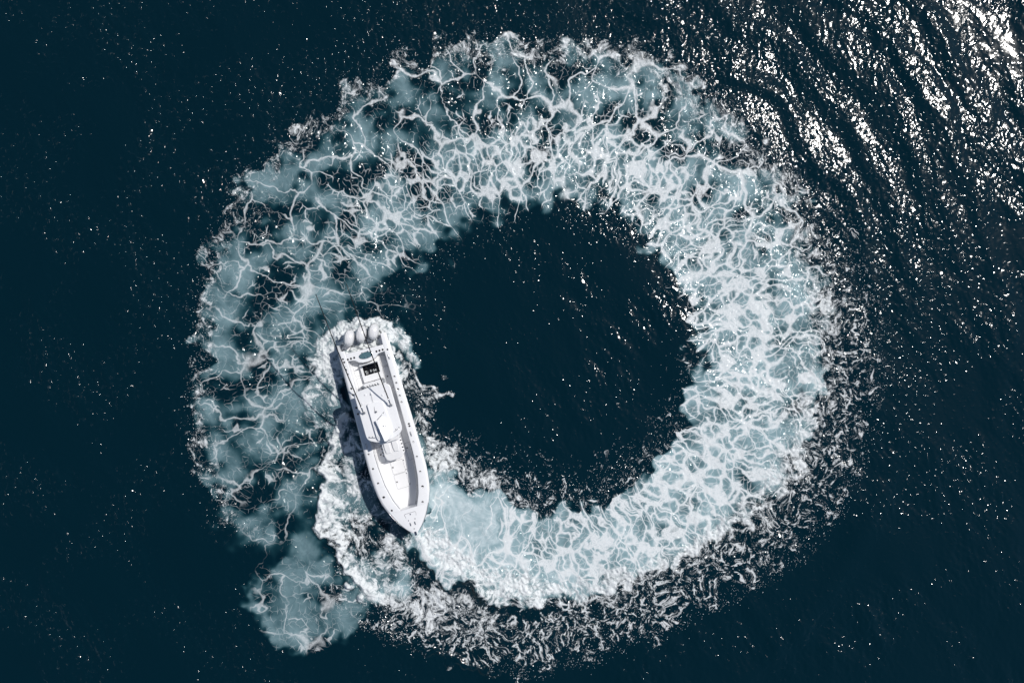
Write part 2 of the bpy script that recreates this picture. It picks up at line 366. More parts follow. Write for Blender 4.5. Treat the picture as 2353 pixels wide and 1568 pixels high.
# parts of the surface: churned ring, white water of the boat, open sea
wash_w = np.maximum.reduce([m_stern, m_crest, m_patch, m_port, m_bow, alongside, well*1.0, inhull])
isw = (wash_w > .35)
ring_w = np.maximum.reduce([inside*endfade, old, m_blob, m_spl, m_glow, np.where(spat > .22, 1, 0)])
isr = (ring_w > .3) & ~isw
cls = np.where(isw, 2, np.where(isr, 1, 0)).astype(np.int8)
attrs = {'fresh': fresh, 'aer': aer, 'ripple': ripple, 'spat': np.clip(spat, 0, 1), 'froth': np.clip(froth, 0, 1.1)}
vecs = {'wnorm': nrm, 'flow': flow, 'swirl': swirl, 'width': width}
V = np.stack([X, Y, Z], -1).reshape(-1, 3).astype(np.float32)
idx = np.arange(NX*NY).reshape(NY, NX)
quads = np.stack([idx[:-1, :-1], idx[:-1, 1:], idx[1:, 1:], idx[1:, :-1]], -1).reshape(-1, 4)
fcls = cls[:-1, :-1].reshape(-1)
def water_object(name, faces, extraV=None, extraF=None):
    used, inv = np.unique(faces, return_inverse=True)
    v = V[used]; f = inv.reshape(-1, 4)
    A_ = {k: a.reshape(-1)[used].astype(np.float32) for k, a in attrs.items()}
    B_ = {k: a.reshape(-1, 3)[used].astype(np.float32) for k, a in vecs.items()}
    if extraV is not None:
        n0 = len(v); look = {int(u): i for i, u in enumerate(used)}
        ef = np.array([[look[q] if q < NX*NY else n0+q-NX*NY for q in fc] for fc in extraF.tolist()])
        v = np.vstack([v, extraV]); f = np.vstack([f, ef]); m = len(extraV)
        A_ = {k: np.concatenate([a, np.full(m, .0105 if k == 'ripple' else 0, np.float32)]) for k, a in A_.items()}
        B_ = {k: np.vstack([a, np.tile(np.array([[0, 0, 1 if k == 'wnorm' else 0]], np.float32), (m, 1))]) for k, a in B_.items()}
    me = bpy.data.meshes.new(name)
    me.vertices.add(len(v)); me.vertices.foreach_set('co', v.astype(np.float32).ravel())
    me.loops.add(len(f)*4); me.loops.foreach_set('vertex_index', f.astype(np.int32).ravel())
    me.polygons.add(len(f)); me.polygons.foreach_set('loop_start', np.arange(0, len(f)*4, 4, dtype=np.int32))
    me.polygons.foreach_set('loop_total', np.full(len(f), 4, np.int32))
    me.polygons.foreach_set('use_smooth', np.ones(len(f), bool))
    me.update(calc_edges=True)
    for k, a in A_.items():
        me.attributes.new(k, 'FLOAT', 'POINT').data.foreach_set('value', a)
    for k, a in B_.items():
        me.attributes.new(k, 'FLOAT_VECTOR', 'POINT').data.foreach_set('vector', np.ascontiguousarray(a, np.float32).ravel())
    me.materials.append(WATER)
    o = bpy.data.objects.new(name, me); COL.objects.link(o); return o
# open water out to the horizon, joined to the rim of the fine sheet
rim = np.concatenate([idx[0, :], idx[1:, -1], idx[-1, -2::-1], idx[-2:0:-1, 0]])
rimv = V[rim]; rings_v = []; M = len(rim)
for s_ in (1.06, 1.3, 2.2, 6, 20, 80):
    q = rimv.copy(); q[:, :2] *= s_; q[:, 2] = 0 if s_ > 1.1 else q[:, 2]*.4; rings_v.append(q)
prev = rim; ef = []
for i in range(len(rings_v)):
    cur = NX*NY + i*M + np.arange(M)
    ef.append(np.stack([np.roll(prev, -1), prev, cur, np.roll(cur, -1)], -1)); prev = cur
sea = water_object('sea', quads[fcls == 0], np.vstack(rings_v), np.vstack(ef)); sea['kind'] = 'structure'
sea['label'] = 'dark teal open sea with fine ripples and sun glitter'
ringo = water_object('circular_wake', quads[fcls == 1]); ringo['kind'] = 'stuff'
ringo['label'] = 'broad circle of white lacy foam and milky turquoise churned water on dark sea'; ringo['category'] = 'wake'
washo = water_object('hull_wash', quads[fcls == 2]); washo['kind'] = 'stuff'
washo['label'] = 'thick white froth and bow wave pushed up around the white boat hull'; washo['category'] = 'wash'

# ------------------------------------------------------------------ spray drops
def spray():
    want = np.clip(np.maximum.reduce([spat*.35, edge*endfade*inside*.5, m_stern*.5, m_crest*.5, m_port*.6, m_bow*.5]), 0, 1)
    halo = np.exp(-((rr-r_sp-6)/16)**2)*spk*.25 + np.exp(-((rr-r_in+30)/40)**2)*spik*.12 + np.exp(-(np.abs(rr-r_out-8)/18)**2)*.12*(phi > 15)*(phi < 215)
    p = ((want*.5+halo)*(inhull < .05)*(np.abs(lx) > 1.7+0*lx) + 0).astype(np.float64)
    p = np.where((np.abs(lx) < 1.75) & (ly > -1.2) & (ly < 12.3), 0, p).reshape(-1); p /= p.sum()
    n = 14000
    ids = RNG.choice(len(p), n, p=p)
    c = V[ids].astype(np.float64) + np.c_[RNG.uniform(-.03, .03, (n, 2)), RNG.exponential(.03, n)+.005]
    r = RNG.uniform(.008, .02, n)*(1+.8*(RNG.random(n) > .93))
    base = np.array([(1, 0, 0), (-1, 0, 0), (0, 1, 0), (0, -1, 0), (0, 0, 1), (0, 0, -1)], float)
    tri = np.array([(0, 2, 4), (2, 1, 4), (1, 3, 4), (3, 0, 4), (2, 0, 5), (1, 2, 5), (3, 1, 5), (0, 3, 5)])
    st = RNG.uniform(.7, 1.6, (n, 1, 3))
    v = (c[:, None, :] + base[None]*r[:, None, None]*st).reshape(-1, 3).astype(np.float32)
    f = (tri[None] + (np.arange(n)*6)[:, None, None]).reshape(-1, 3).astype(np.int32)
    me = bpy.data.meshes.new('spray_drops')
    me.vertices.add(len(v)); me.vertices.foreach_set('co', v.ravel())
    me.loops.add(f.size); me.loops.foreach_set('vertex_index', f.ravel())
    me.polygons.add(len(f)); me.polygons.foreach_set('loop_start', np.arange(0, f.size, 3, dtype=np.int32))
    me.polygons.foreach_set('loop_total', np.full(len(f), 3, np.int32)); me.update(calc_edges=True)
    t = NT('spray_drop'); b = t.n('ShaderNodeBsdfPrincipled')
    nf, _ = t.noise(t.n('ShaderNodeNewGeometry').outputs['Position'], 9, 1)
    t.put(b.inputs['Base Color'], t.mixc(nf, (.62, .68, .70, 1), (.88, .90, .91, 1))); b.inputs['Roughness'].default_value = .35
    t.t.links.new(b.outputs[0], t.out.inputs[0]); me.materials.append(t.m)
    o = bpy.data.objects.new('spray_drops', me); COL.objects.link(o)
    o['kind'] = 'stuff'; o['label'] = 'scattered white spray drops along the edges of the foam'; o['category'] = 'spray'
spray()

# ------------------------------------------------------------------ boat materials
def paint(name, col, rough=.35, vary=.04, scale=3.0, metal=0.0, bumpd=0.0, bscale=60, coat=0.0):
    t = NT(name); b = t.n('ShaderNodeBsdfPrincipled')
    p = t.n('ShaderNodeTexCoord').outputs['Object']
    f, _ = t.noise(p, scale, 4, .6, dim='3D')
    dark = tuple(c*(1-vary*2) for c in col)+(1,); lite = tuple(min(1, c*(1+vary)) for c in col)+(1,)
    t.put(b.inputs['Base Color'], t.mixc(f, dark, lite))
    t.put(b.inputs['Roughness'], t.mixf(f, rough*.8, min(1, rough*1.25)))
    b.inputs['Metallic'].default_value = metal; b.inputs['Coat Weight'].default_value = coat
    if bumpd:
        h, _ = t.noise(p, bscale, 2, dim='3D'); bp = t.n('ShaderNodeBump'); bp.inputs['Distance'].default_value = bumpd
        t.put(bp.inputs['Height'], h); t.put(b.inputs['Normal'], bp.outputs[0])
    t.t.links.new(b.outputs[0], t.out.inputs[0]); return t.m
GEL = paint('white_gelcoat', (.84, .845, .86), .28, .02)
DECK = paint('nonskid_deck', (.82, .82, .825), .6, .03, 2.0)
LINER = paint('liner_gelcoat', (.82, .825, .835), .4, .03)
CUSH = paint('white_vinyl', (.79, .79, .80), .5, .03, 4.0)
COWL = paint('cowl_white', (.78, .78, .79), .22, .02, coat=.5)
STEEL = paint('stainless_steel', (.55, .56, .58), .2, .05, 8, metal=1.0)
BLACK = paint('black_plastic', (.012, .012, .014), .35, .1)
GREY = paint('grey_seal', (.22, .23, .25), .6, .1)
CARBON = paint('dark_pole', (.018, .016, .016), .3, .2, 5)
TINT = paint('livewell_window', (.10, .19, .22), .08, .25, 6)
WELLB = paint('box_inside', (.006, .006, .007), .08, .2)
ICE = paint('ice_chunk', (.75, .78, .80), .06, .05)
BOTTOM = paint('hull_white', (.78, .79, .81), .3, .02)

# ------------------------------------------------------------------ mesh helpers
def mk(name, verts, faces, mat, parent, smooth=False, bevel=0.0, seg=2, fix=True):
    me = bpy.data.meshes.new(name)
    bm = bmesh.new(); vs_ = [bm.verts.new(v) for v in verts]
    for f in faces:
        try: bm.faces.new([vs_[i] for i in f])
        except ValueError: pass
    if fix: bmesh.ops.recalc_face_normals(bm, faces=bm.faces)
    bm.to_mesh(me); bm.free()
    mats = mat if isinstance(mat, (list, tuple)) else [mat]
    for m in mats: me.materials.append(m)
    if smooth: me.polygons.foreach_set('use_smooth', [True]*len(me.polygons))
    o = bpy.data.objects.new(name, me); COL.objects.link(o); o.parent = parent
    if bevel:
        b = o.modifiers.new('bevel', 'BEVEL'); b.width = bevel; b.segments = seg; b.limit_method = 'ANGLE'; b.angle_limit = R(35)
        b.harden_normals = False
    return o
def prism(name, poly, z0, z1, mat, parent, bevel=0.0, seg=2, smooth=False):
    """poly: [(x,y)]; z1 may be a function of (x,y)"""
    top = z1 if callable(z1) else (lambda x, y: z1); bot = z0 if callable(z0) else (lambda x, y: z0)
    n = len(poly)
    v = [(x, y, bot(x, y)) for x, y in poly]+[(x, y, top(x, y)) for x, y in poly]
    f = [list(range(n))[::-1], list(range(n, 2*n))]+[(i, (i+1) % n, n+(i+1) % n, n+i) for i in range(n)]
    return mk(name, v, f, mat, parent, smooth, bevel, seg)
def rrect(x0, x1, y0, y1, r=.05, n=4):
    p = []
    for cx, cy, a0 in ((x1-r, y1-r, 0), (x0+r, y1-r, 90), (x0+r, y0+r, 180), (x1-r, y0+r, 270)):
        for i in range(n+1): a = R(a0+90*i/n); p.append((cx+r*math.cos(a), cy+r*math.sin(a)))
    return p
def tube(name, pts, r, mat, parent, n=8, r1=None):
    pts = [Vector(p) for p in pts]; v, f = [], []; r1 = r if r1 is None else r1
    for i, p in enumerate(pts):
        d = (pts[min(i+1, len(pts)-1)]-pts[max(i-1, 0)]).normalized()
        a = d.orthogonal().normalized() if abs(d.z) > .9 else d.cross(Vector((0, 0, 1))).normalized(); b = d.cross(a)
        rad = r+(r1-r)*i/(len(pts)-1)
        v += [tuple(p+(a*math.cos(2*math.pi*k/n)+b*math.sin(2*math.pi*k/n))*rad) for k in range(n)]
    for i in range(len(pts)-1):
        f += [(i*n+k, i*n+(k+1) % n, (i+1)*n+(k+1) % n, (i+1)*n+k) for k in range(n)]
    f += [tuple(range(n))[::-1], tuple(range((len(pts)-1)*n, len(pts)*n))]
    return mk(name, v, f, mat, parent, True)
def lathe(name, prof, c, mat, parent, n=14, mats=None, sx=1, sy=1):
    v, f = [], []
    for r, z in prof: v += [(c[0]+sx*r*math.cos(2*math.pi*k/n), c[1]+sy*r*math.sin(2*math.pi*k/n), c[2]+z) for k in range(n)]
    for i in range(len(prof)-1): f += [(i*n+k, i*n+(k+1) % n, (i+1)*n+(k+1) % n, (i+1)*n+k) for k in range(n)]
    f += [tuple(range(n))[::-1], tuple(range((len(prof)-1)*n, len(prof)*n))]
    o = mk(name, v, f, mat, parent, False)
    if mats:
        for i, p in enumerate(o.data.polygons): p.material_index = mats[min(i//n, len(mats)-1)]
    return o
def chain(poly):      # mirrored plan outline from its +x half (front to back)
    return poly+[(-x, y) for x, y in reversed(poly)]

# ------------------------------------------------------------------ the boat
boat = bpy.data.objects.new('fishing_boat', None); COL.objects.link(boat)
boat.location = BOAT_O; boat.rotation_euler = (R(.4), HEEL, YAW); boat.empty_display_size = .3
boat['label'] = 'white centre-console fishing boat with hardtop, two outrigger poles and three outboards'
boat['category'] = 'boat'

SOLE = .52
def inner(y): return float(np.interp(y, [0, 1, 7.0, 7.7, 8.9, 9.85, 10.57], [1.19, 1.14, 1.145, 1.13, 1.02, .80, .50]))
# hull shell
st = [0, .7, 1.5, 3, 4.5, 6, 7.2, 8.2, 9.0, 9.6, 10.2, 10.7, 11.1, 11.5, 11.8, 12.0, 12.1]
v, f = [], []
prof_n = 6
for y in st:
    h = hb(y); z = sheer(y); u = max(0, (y-6)/6.1)
    keel = -.55+.62*u**3; ch = h*float(np.interp(y, [0, 7, 9, 10.5, 11.4, 12.1], [.90, .86, .74, .55, .25, .05])); zc = -.02+.55*u**2.2
    half = [(0, keel), (ch*.55, keel*.45+zc*.55-.06), (ch, zc), (ch+(h-ch)*.30, zc+(z-zc)*.40), (ch+(h-ch)*.68, zc+(z-zc)*.75), (h, z-.02)]
    v += [(-x, y, zz) for x, zz in reversed(half)]+[(x, y, zz) for x, zz in half[1:]]
m = 2*prof_n-1
for i in range(len(st)-1): f += [(i*m+k, i*m+k+1, (i+1)*m+k+1, (i+1)*m+k) for k in range(m-1)]
f.append(tuple(range(2, m-2))); f.append(tuple(range((len(st)-1)*m, len(st)*m)))
hull = mk('hull', v, f, BOTTOM, boat, True)
# gunwale caps, with rolled rub rail; one each side
ysg = [.0, .25, .6, 1.0, 1.8, 3, 4, 5, 6, 7, 7.7, 8.3, 8.9, 9.4, 9.85, 10.2, 10.57]
for s in (-1, 1):
    v, f = [], []
    y_start = 0 if s < 0 else 2
    yy = ysg if s < 0 else [.42]+ysg[2:]
    for y in yy:
        h, i_, z = hb(y), inner(y), sheer(y)
        sec = [(h+.005, z-.13), (h+.045, z-.09), (h+.045, z-.04), (h+.012, z-.015), (h-.03, z+.035), (h-.075, z+.045), (h-.08, z+.05), (i_+.03, z+.055), (i_, z+.03), (i_-.005, z-.06), (i_+.06, z-.09)]
        v += [(s*x, y, zz) for x, zz in sec]
    m = 11
    for i in range(len(yy)-1): f += [(i*m+k, i*m+(k+1) % m, (i+1)*m+(k+1) % m, (i+1)*m+k) for k in range(m)]
    f += [tuple(range(m)), tuple(range((len(yy)-1)*m, len(yy)*m))]
    mk('gunwale', v, f, GEL, boat, True, .008, 2)
    # groove line along the cap
    tube('rub_rail', [(s*(hb(y)+.046), y, sheer(y)-.065) for y in yy[1:]]+[(s*(hb(y)+.04), y, sheer(y)-.065) for y in (10.9, 11.2, 11.5, 11.75, 11.95)], .016, STEEL, boat, 6)
    # inner liner wall
    v, f = [], []
    for y in [q for q in ysg if q >= 1.0]:
        i_, z = inner(y), sheer(y); v += [(s*(i_+.03), y, z-.03), (s*(i_-.02), y, SOLE+.10), (s*(i_-.09), y, SOLE+.004)]
    for i in range(len(v)//3-1): f += [(i*3+k, i*3+k+1, (i+1)*3+k+1, (i+1)*3+k) for k in range(2)]
    mk('side_liner', v, f, LINER, boat, True)
# bow deck
v, f = [], []
yb = [10.57, 10.9, 11.2, 11.5, 11.75, 11.95, 12.06, 12.13]
xsn = [-1, -.93, -.8, -.4, 0, .4, .8, .93, 1]
for y in yb:
    h, z = hb(y)+.02, sheer(y)
    v += [(q*h, y, z+(.045 if abs(q) < .9 else (.03 if abs(q) < .99 else -.09))+.012*(1-q*q)) for q in xsn]
m = 9
for i in range(len(yb)-1): f += [(i*m+k, i*m+k+1, (i+1)*m+k+1, (i+1)*m+k) for k in range(m-1)]
v0 = len(v); v += [(-.5, 10.57, SOLE), (.5, 10.57, SOLE), (.5, 10.57, sheer(10.57)+.04), (-.5, 10.57, sheer(10.57)+.04)]
f.append((v0, v0+1, v0+2, v0+3)); f.append(tuple(range((len(yb)-1)*m, len(yb)*m)))
bdeck = mk('bow_deck', v, f, GEL, boat, True)
bdeck.modifiers.new('es', 'EDGE_SPLIT').split_angle = R(40)
zb = sheer(11)+.058
hat = prism('anchor_hatch', [(.34, 10.88), (.30, 10.84), (-.30, 10.84), (-.34, 10.88), (-.29, 11.2), (-.25, 11.24), (.25, 11.24), (.29, 11.2)], zb-.05, zb+.012, GEL, boat, .006)
prism('hatch_seal', [(.36, 10.88), (.31, 10.82), (-.31, 10.82), (-.36, 10.88), (-.305, 11.21), (-.26, 11.26), (.26, 11.26), (.305, 11.21)], zb-.06, zb+.002, GREY, boat)
# cockpit sole
prism('cockpit_sole', chain([(inner(y)-.07, y) for y in (10.57, 10.2, 9.85, 9.4, 8.9, 8.3, 7.7, 7, 5, 3, 1.05)]), SOLE-.04, SOLE, DECK, boat)
prism('engine_well', [(1.24, .06), (-1.24, .06), (-1.24, .8), (1.24, .8)], .30, .40, DECK, boat)
prism('transom_corner', [(-1.52, -.02), (-1.20, .0), (-1.16, .14), (-1.15, .7), (-1.50, .7)], .1, sheer(0)-.02, GEL, boat, .03)
prism('transom_corner', [(1.50, .40), (1.50, .74), (1.16, .74), (1.16, .52), (1.22, .42)], .1, sheer(0)-.02, GEL, boat, .03)
prism('transom_step', [(-1.16, .10), (-.92, .34), (-.98, .64), (-1.16, .66)], .2, .82, GEL, boat, .04)
# transom bulkhead and its fittings
TZ = 1.235
tr = prism('transom', [(1.17, .62), (-1.17, .68), (-1.17, 1.10), (-.80, 1.13), (-.68, 1.18), (-.52, 1.32), (-.30, 1.41), (0, 1.44), (.30, 1.42), (.52, 1.34), (.68, 1.19), (.80, 1.13), (1.17, 1.08)], .36, TZ, GEL, boat, .045, 3)
lathe('livewell_lid', [(1.0, 0), (1.0, .012), (.97, .016), (.93, .016), (.925, .008), (.0, .008)], (0, 1.03, TZ), [STEEL, TINT], boat, 28, [0, 0, 0, 0, 1, 0], .43, .205)
for x in (.17, -.17): prism('livewell_hinge', rrect(x-.035, x+.035, .80, .85, .012, 2), TZ-.01, TZ+.03, STEEL, boat, .004)
for x, y in ((.09, 1.13), (-.10, 1.15)): lathe('livewell_latch', [(.035, 0), (.035, .02), (.02, .03), (0, .03)], (x, y, TZ+.008), STEEL, boat, 10)

def rod_holder(x, y, z, r=.052, parent=boat):
    return lathe('rod_holder', [(r*1.3, -.03), (r*1.3, .008), (r*1.24, .014), (r*1.15, .012), (r*1.1, .004), (0, .003)], (x, y, z), [STEEL, BLACK], parent, 12, [0, 0, 0, 1, 1, 1])
for x, y in ((1.10, .98), (.905, .98), (.705, .98), (-.68, .98), (-.87, .98), (-1.07, .98)): rod_holder(x, y, TZ)
for x, y, r in ((-1.35, 1.05, .045), (-1.31, 2.74, .05), (-1.31, 3.14, .05), (-1.30, 3.54, .062), (-1.30, 3.94, .05), (-1.30, 4.34, .05), (-1.37, 5.72, .05), (-1.37, 5.86, .05),
                (-1.33, 6.85, .05), (-1.30, 7.75, .05), (-1.25, 8.66, .05), (-1.14, 9.56, .065), (-.90, 10.43, .05),
                (1.37, .88, .045), (1.35, 1.08, .05), (1.34, 1.84, .045), (1.37, 2.72, .05), (1.38, 3.11, .05), (1.39, 3.91, .05), (1.39, 4.3, .05), (1.43, 6.81, .05),
                (1.41, 7.71, .05), (1.35, 8.62, .05), (1.25, 9.52, .065), (1.0, 10.4, .05)):
    rod_holder(x, y, sheer(y)+.05, r)
def cleat(x, y, z, ang=0, L=.14):
    v, f = [], []
    c, s = math.cos(ang), math.sin(ang)
    o = tube('cleat', [(x-s*q*L, y+c*q*L, z+.05-.012*abs(q)) for q in (-1, -.6, 0, .6, 1)], .026, STEEL, boat, 8)
    tube('cleat_post', [(x, y, z-.01), (x, y, z+.05)], .028, STEEL, boat, 8)
    return o
for x, y in ((-1.31, 1.5), (1.33, 1.48), (-1.33, 6.33), (1.42, 6.27)): cleat(x, y, sheer(y)+.05)
for x in (.14, -.14): cleat(x, 11.49, sheer(11.49)+.05, 0, .10)
for x, y in ((.20, 11.24), (-.20, 11.24)): prism('hatch_hinge', rrect(x-.025, x+.025, y-.02, y+.04, .01, 2), zb-.01, zb+.03, STEEL, boat, .004)
lathe('hatch_latch', [(.04, 0), (.04, .012), (.03, .018), (0, .018)], (0, 10.92, zb+.012), [STEEL], boat, 10)
prism('bow_roller', rrect(-.07, .07, 11.98, 12.22, .03, 3), sheer(12)+.0, sheer(12)+.075, STEEL, boat, .01)
tube('light_base', [(0, 11.8, sheer(11.8)+.02), (0, 11.8, sheer(11.8)+.09)], .03, STEEL, boat, 8)
# deck hatches with seals
def hatch(x0, x1, y0, y1, latch=None):
    prism('hatch_gasket', rrect(x0-.014, x1+.014, y0-.014, y1+.014, .07), SOLE-.01, SOLE+.005, GREY, boat)
    o = prism('deck_hatch', rrect(x0, x1, y0, y1, .06), SOLE-.005, SOLE+.016, DECK, boat, .006)
    if latch: lathe('hatch_latch', [(.045, 0), (.045, .012), (.03, .016), (0, .016)], (latch[0], latch[1], SOLE+.016), [BLACK], boat, 10)
hatch(-.30, .44, 8.55, 9.42, (.36, 8.98)); hatch(-.32, .44, 7.72, 8.49, (.36, 8.06))
hatch(-1.04, -.72, 6.85, 7.9, (-.80, 7.15)); hatch(.66, 1.03, 6.65, 7.6, (.85, 7.1))
hatch(-1.04, -.68, 2.0, 3.35, (-.85, 2.6)); hatch(.64, 1.02, 2.25, 3.3, (.72, 2.95)); hatch(-1.04, -.68, 1.25, 1.92); hatch(.66, 1.02, 1.3, 2.1)
for x, y in ((-.36, 8.62), (-.36, 9.3), (-.38, 7.8), (-.38, 8.4)): prism('hatch_hinge', rrect(x-.03, x+.03, y-.025, y+.025, .01, 2), SOLE, SOLE+.022, STEEL, boat, .003)
# fish box with its lid swung up
FB = .80
fx = [(-.66, 1.46), (.60, 1.46), (.60, 2.62), (-.66, 2.62)]
hx0, hx1, hy0, hy1 = -.52, .44, 1.60, 2.21
v = [(-.66, 1.46, FB), (.60, 1.46, FB), (.60, 2.62, FB), (-.66, 2.62, FB), (hx0, hy0, FB), (hx1, hy0, FB), (hx1, hy1, FB), (hx0, hy1, FB),
     (-.66, 1.46, SOLE), (.60, 1.46, SOLE), (.60, 2.62, SOLE), (-.66, 2.62, SOLE)]
f = [(0, 1, 5, 4), (1, 2, 6, 5), (2, 3, 7, 6), (3, 0, 4, 7), (0, 1, 9, 8), (1, 2, 10, 9), (2, 3, 11, 10), (3, 0, 8, 11)]
fb_ = mk('fish_box', v, f, LINER, boat, False, .03, 3)
v = [(x, y, FB-.006) for x, y in ((hx0, hy0), (hx1, hy0), (hx1, hy1), (hx0, hy1))]+[(x, y, SOLE+.012) for x, y in ((hx0+.02, hy0+.02), (hx1-.02, hy0+.02), (hx1-.02, hy1-.02), (hx0+.02, hy1-.02))]
mk('box_inside', v, [(0, 1, 5, 4), (1, 2, 6, 5), (2, 3, 7, 6), (3, 0, 4, 7), (4, 5, 6, 7)], WELLB, fb_)
mk('box_lid', [(hx0-.03, 1.56, FB), (hx1+.03, 1.56, FB), (hx1+.03, 1.60, FB), (hx0-.03, 1.60, FB), (hx0-.03, 1.53, FB+.60), (hx1+.03, 1.53, FB+.60), (hx1+.03, 1.575, FB+.60), (hx0-.03, 1.575, FB+.60)],
   [(0, 1, 2, 3), (4, 5, 6, 7), (0, 1, 5, 4), (1, 2, 6, 5), (2, 3, 7, 6), (3, 0, 4, 7)], LINER, fb_, False, .008)
v, f = [], []
for i in range(26):
    cx, cy, cz, r = random.uniform(-.30, .38), random.uniform(1.95, 2.17), random.uniform(.56, .62), random.uniform(.015, .04)
    q = Matrix.Rotation(random.uniform(0, 3), 3, Vector((random.random(), random.random(), random.random()+.1)).normalized()); b0 = len(v)
    for a in (-1, 1):
        for b in (-1, 1):
            for c in (-1, 1): p = q@Vector((a*r, b*r*.8, c*r*.6)); v.append((cx+p.x, cy+p.y, cz+p.z))
    f += [tuple(b0+k for k in q4) for q4 in ((0, 1, 3, 2), (4, 6, 7, 5), (0, 4, 5, 1), (2, 3, 7, 6), (0, 2, 6, 4), (1, 5, 7, 3))]
ice = mk('ice_pile', v, f, ICE, fb_); ice['kind'] = 'stuff'
# leaning post and rod rack behind the helm
prism('leaning_post', rrect(-.70, .62, 2.68, 3.75, .07), SOLE, 1.38, LINER, boat, .03)
prism('tackle_drawer', rrect(-.62, -.10, 2.655, 2.70, .01, 2), .75, 1.2, GEL, boat, .006)
prism('tackle_drawer', rrect(-.02, .54, 2.655, 2.70, .01, 2), .75, 1.2, GEL, boat, .006)
tube('grab_rail', [(-.60, 2.70, 1.40), (-.60, 2.66, 1.5), (-.60, 3.1, 1.52), (-.60, 3.3, 1.4)], .02, STEEL, boat, 8)
tube('grab_rail', [(-.68, 2.72, 1.40), (-.68, 2.68, 1.5), (-.68, 3.1, 1.52), (-.68, 3.3, 1.4)], .02, STEEL, boat, 8)
tube('rod_rack', [(.64, 2.95, 2.30), (.64, 2.91, 2.38), (-.40, 2.91, 2.38), (-.40, 2.95, 2.30)], .022, STEEL, boat, 8)
for i, x in enumerate((.60, .51, .42, .28, .12, -.04, -.20, -.35)):
    tube('rod_tube', [(x, 2.96, 2.15), (x, 2.85, 2.52)], .030, STEEL if i % 3 else BLACK, boat, 8)
for x in (.30, -.30):
    prism('helm_seat', rrect(x-.26, x+.26, 3.8, 4.3, .08), 1.25, 1.40, CUSH, boat, .03)
    prism('seat_base', rrect(x-.12, x+.12, 3.95, 4.15, .05), SOLE, 1.25, GEL, boat, .01)
# console under the hardtop
prism('console', [(.66, 4.75), (-.66, 4.75), (-.66, 6.30), (-.55, 6.42), (.55, 6.42), (.66, 6.30)], SOLE, lambda x, y: 1.75-.10*max(0, y-5.5), GEL, boat, .05, 3)
wsm = paint('windscreen_glass', (.03, .04, .05), .05, .1)
prism('windscreen', [(.62, 5.55), (.55, 6.15), (-.55, 6.15), (-.62, 5.55), (-.60, 5.55), (-.53, 6.12), (.53, 6.12), (.60, 5.55)], 1.66, 2.5, wsm, boat)
# forward lounge on the console front
prism('lounge_base', [(.66, 6.30), (.66, 7.28), (.52, 7.42), (-.52, 7.42), (-.66, 7.28), (-.66, 6.30)], SOLE, 1.16, GEL, boat, .05, 3)
prism('lounge_seat', chain([(.30, 7.57), (.48, 7.47), (.57, 7.20), (.555, 6.40)])[::-1], 1.16, 1.33, CUSH, boat, .05, 3)
for x in (.26, -.24):
    prism('seat_cushion', [(x+.17, 6.42), (x+.19, 6.8), (x+.15, 7.08), (x-.13, 7.12), (x-.17, 6.8), (x-.15, 6.42)], 1.32, lambda xx, yy: 1.40+.10*max(0, 6.8-yy), CUSH, boat, .035, 3)
for y in (6.34, 6.53, 6.75, 6.97, 7.18): rod_holder(-.615, y, 1.165, .034); rod_holder(.615, y, 1.165, .034)
# hardtop and its frame
ht = [(.30, 6.20), (.62, 6.12), (.90, 5.97), (1.03, 5.83), (1.075, 5.65), (1.075, 3.35), (1.06, 3.18), (.98, 3.06), (.86, 3.0), (.40, 2.97)]
hard = prism('hardtop', chain(ht), 2.93, lambda x, y: 3.02+.035*(1-(x/1.08)**2), GEL, boat, .03, 3)
for x, y, x2, y2 in ((.72, 3.5, .62, 3.5), (-.72, 3.5, -.62, 3.5), (.74, 4.9, .64, 5.0), (-.74, 4.9, -.64, 5.0), (.66, 6.0, .60, 6.2), (-.66, 6.0, -.60, 6.2)):
    tube('top_support', [(x, y, 2.95), ((x+x2)/2, (y+y2)/2, 2.2), (x2, y2, 1.3)], .028, GEL, boat, 8)
pod = prism('hardtop_pod', [(.52, 3.90), (.40, 3.84), (-.36, 3.90), (-.45, 3.98), (-.55, 5.55), (-.40, 6.0), (-.05, 6.13), (.44, 6.08), (.50, 5.9)], 3.0, lambda x, y: 3.185 if x > -.3 else 3.10, GEL, hard, .05, 3)
bx = [(.27, 4.90), (.05, 4.87), (-.42, 5.0), (-.48, 5.7), (-.30, 6.05), (-.08, 6.20), (.06, 6.20), (.14, 5.6)]
prism('electronics_box', bx, 3.05, lambda x, y: 3.17+(.27+.12*(y-4.9))*max(0, min(1, (x+.42)/.42)), GEL, hard, .02, 2)
for x, y in ((.36, 5.30), (.34, 5.86)): prism('box_bracket', rrect(x-.15, x+.05, y-.1, y+.10, .03, 2), 3.1, 3.22, GEL, hard, .01)
def oz(x): return 3.02+.035*(1-(x/1.08)**2)
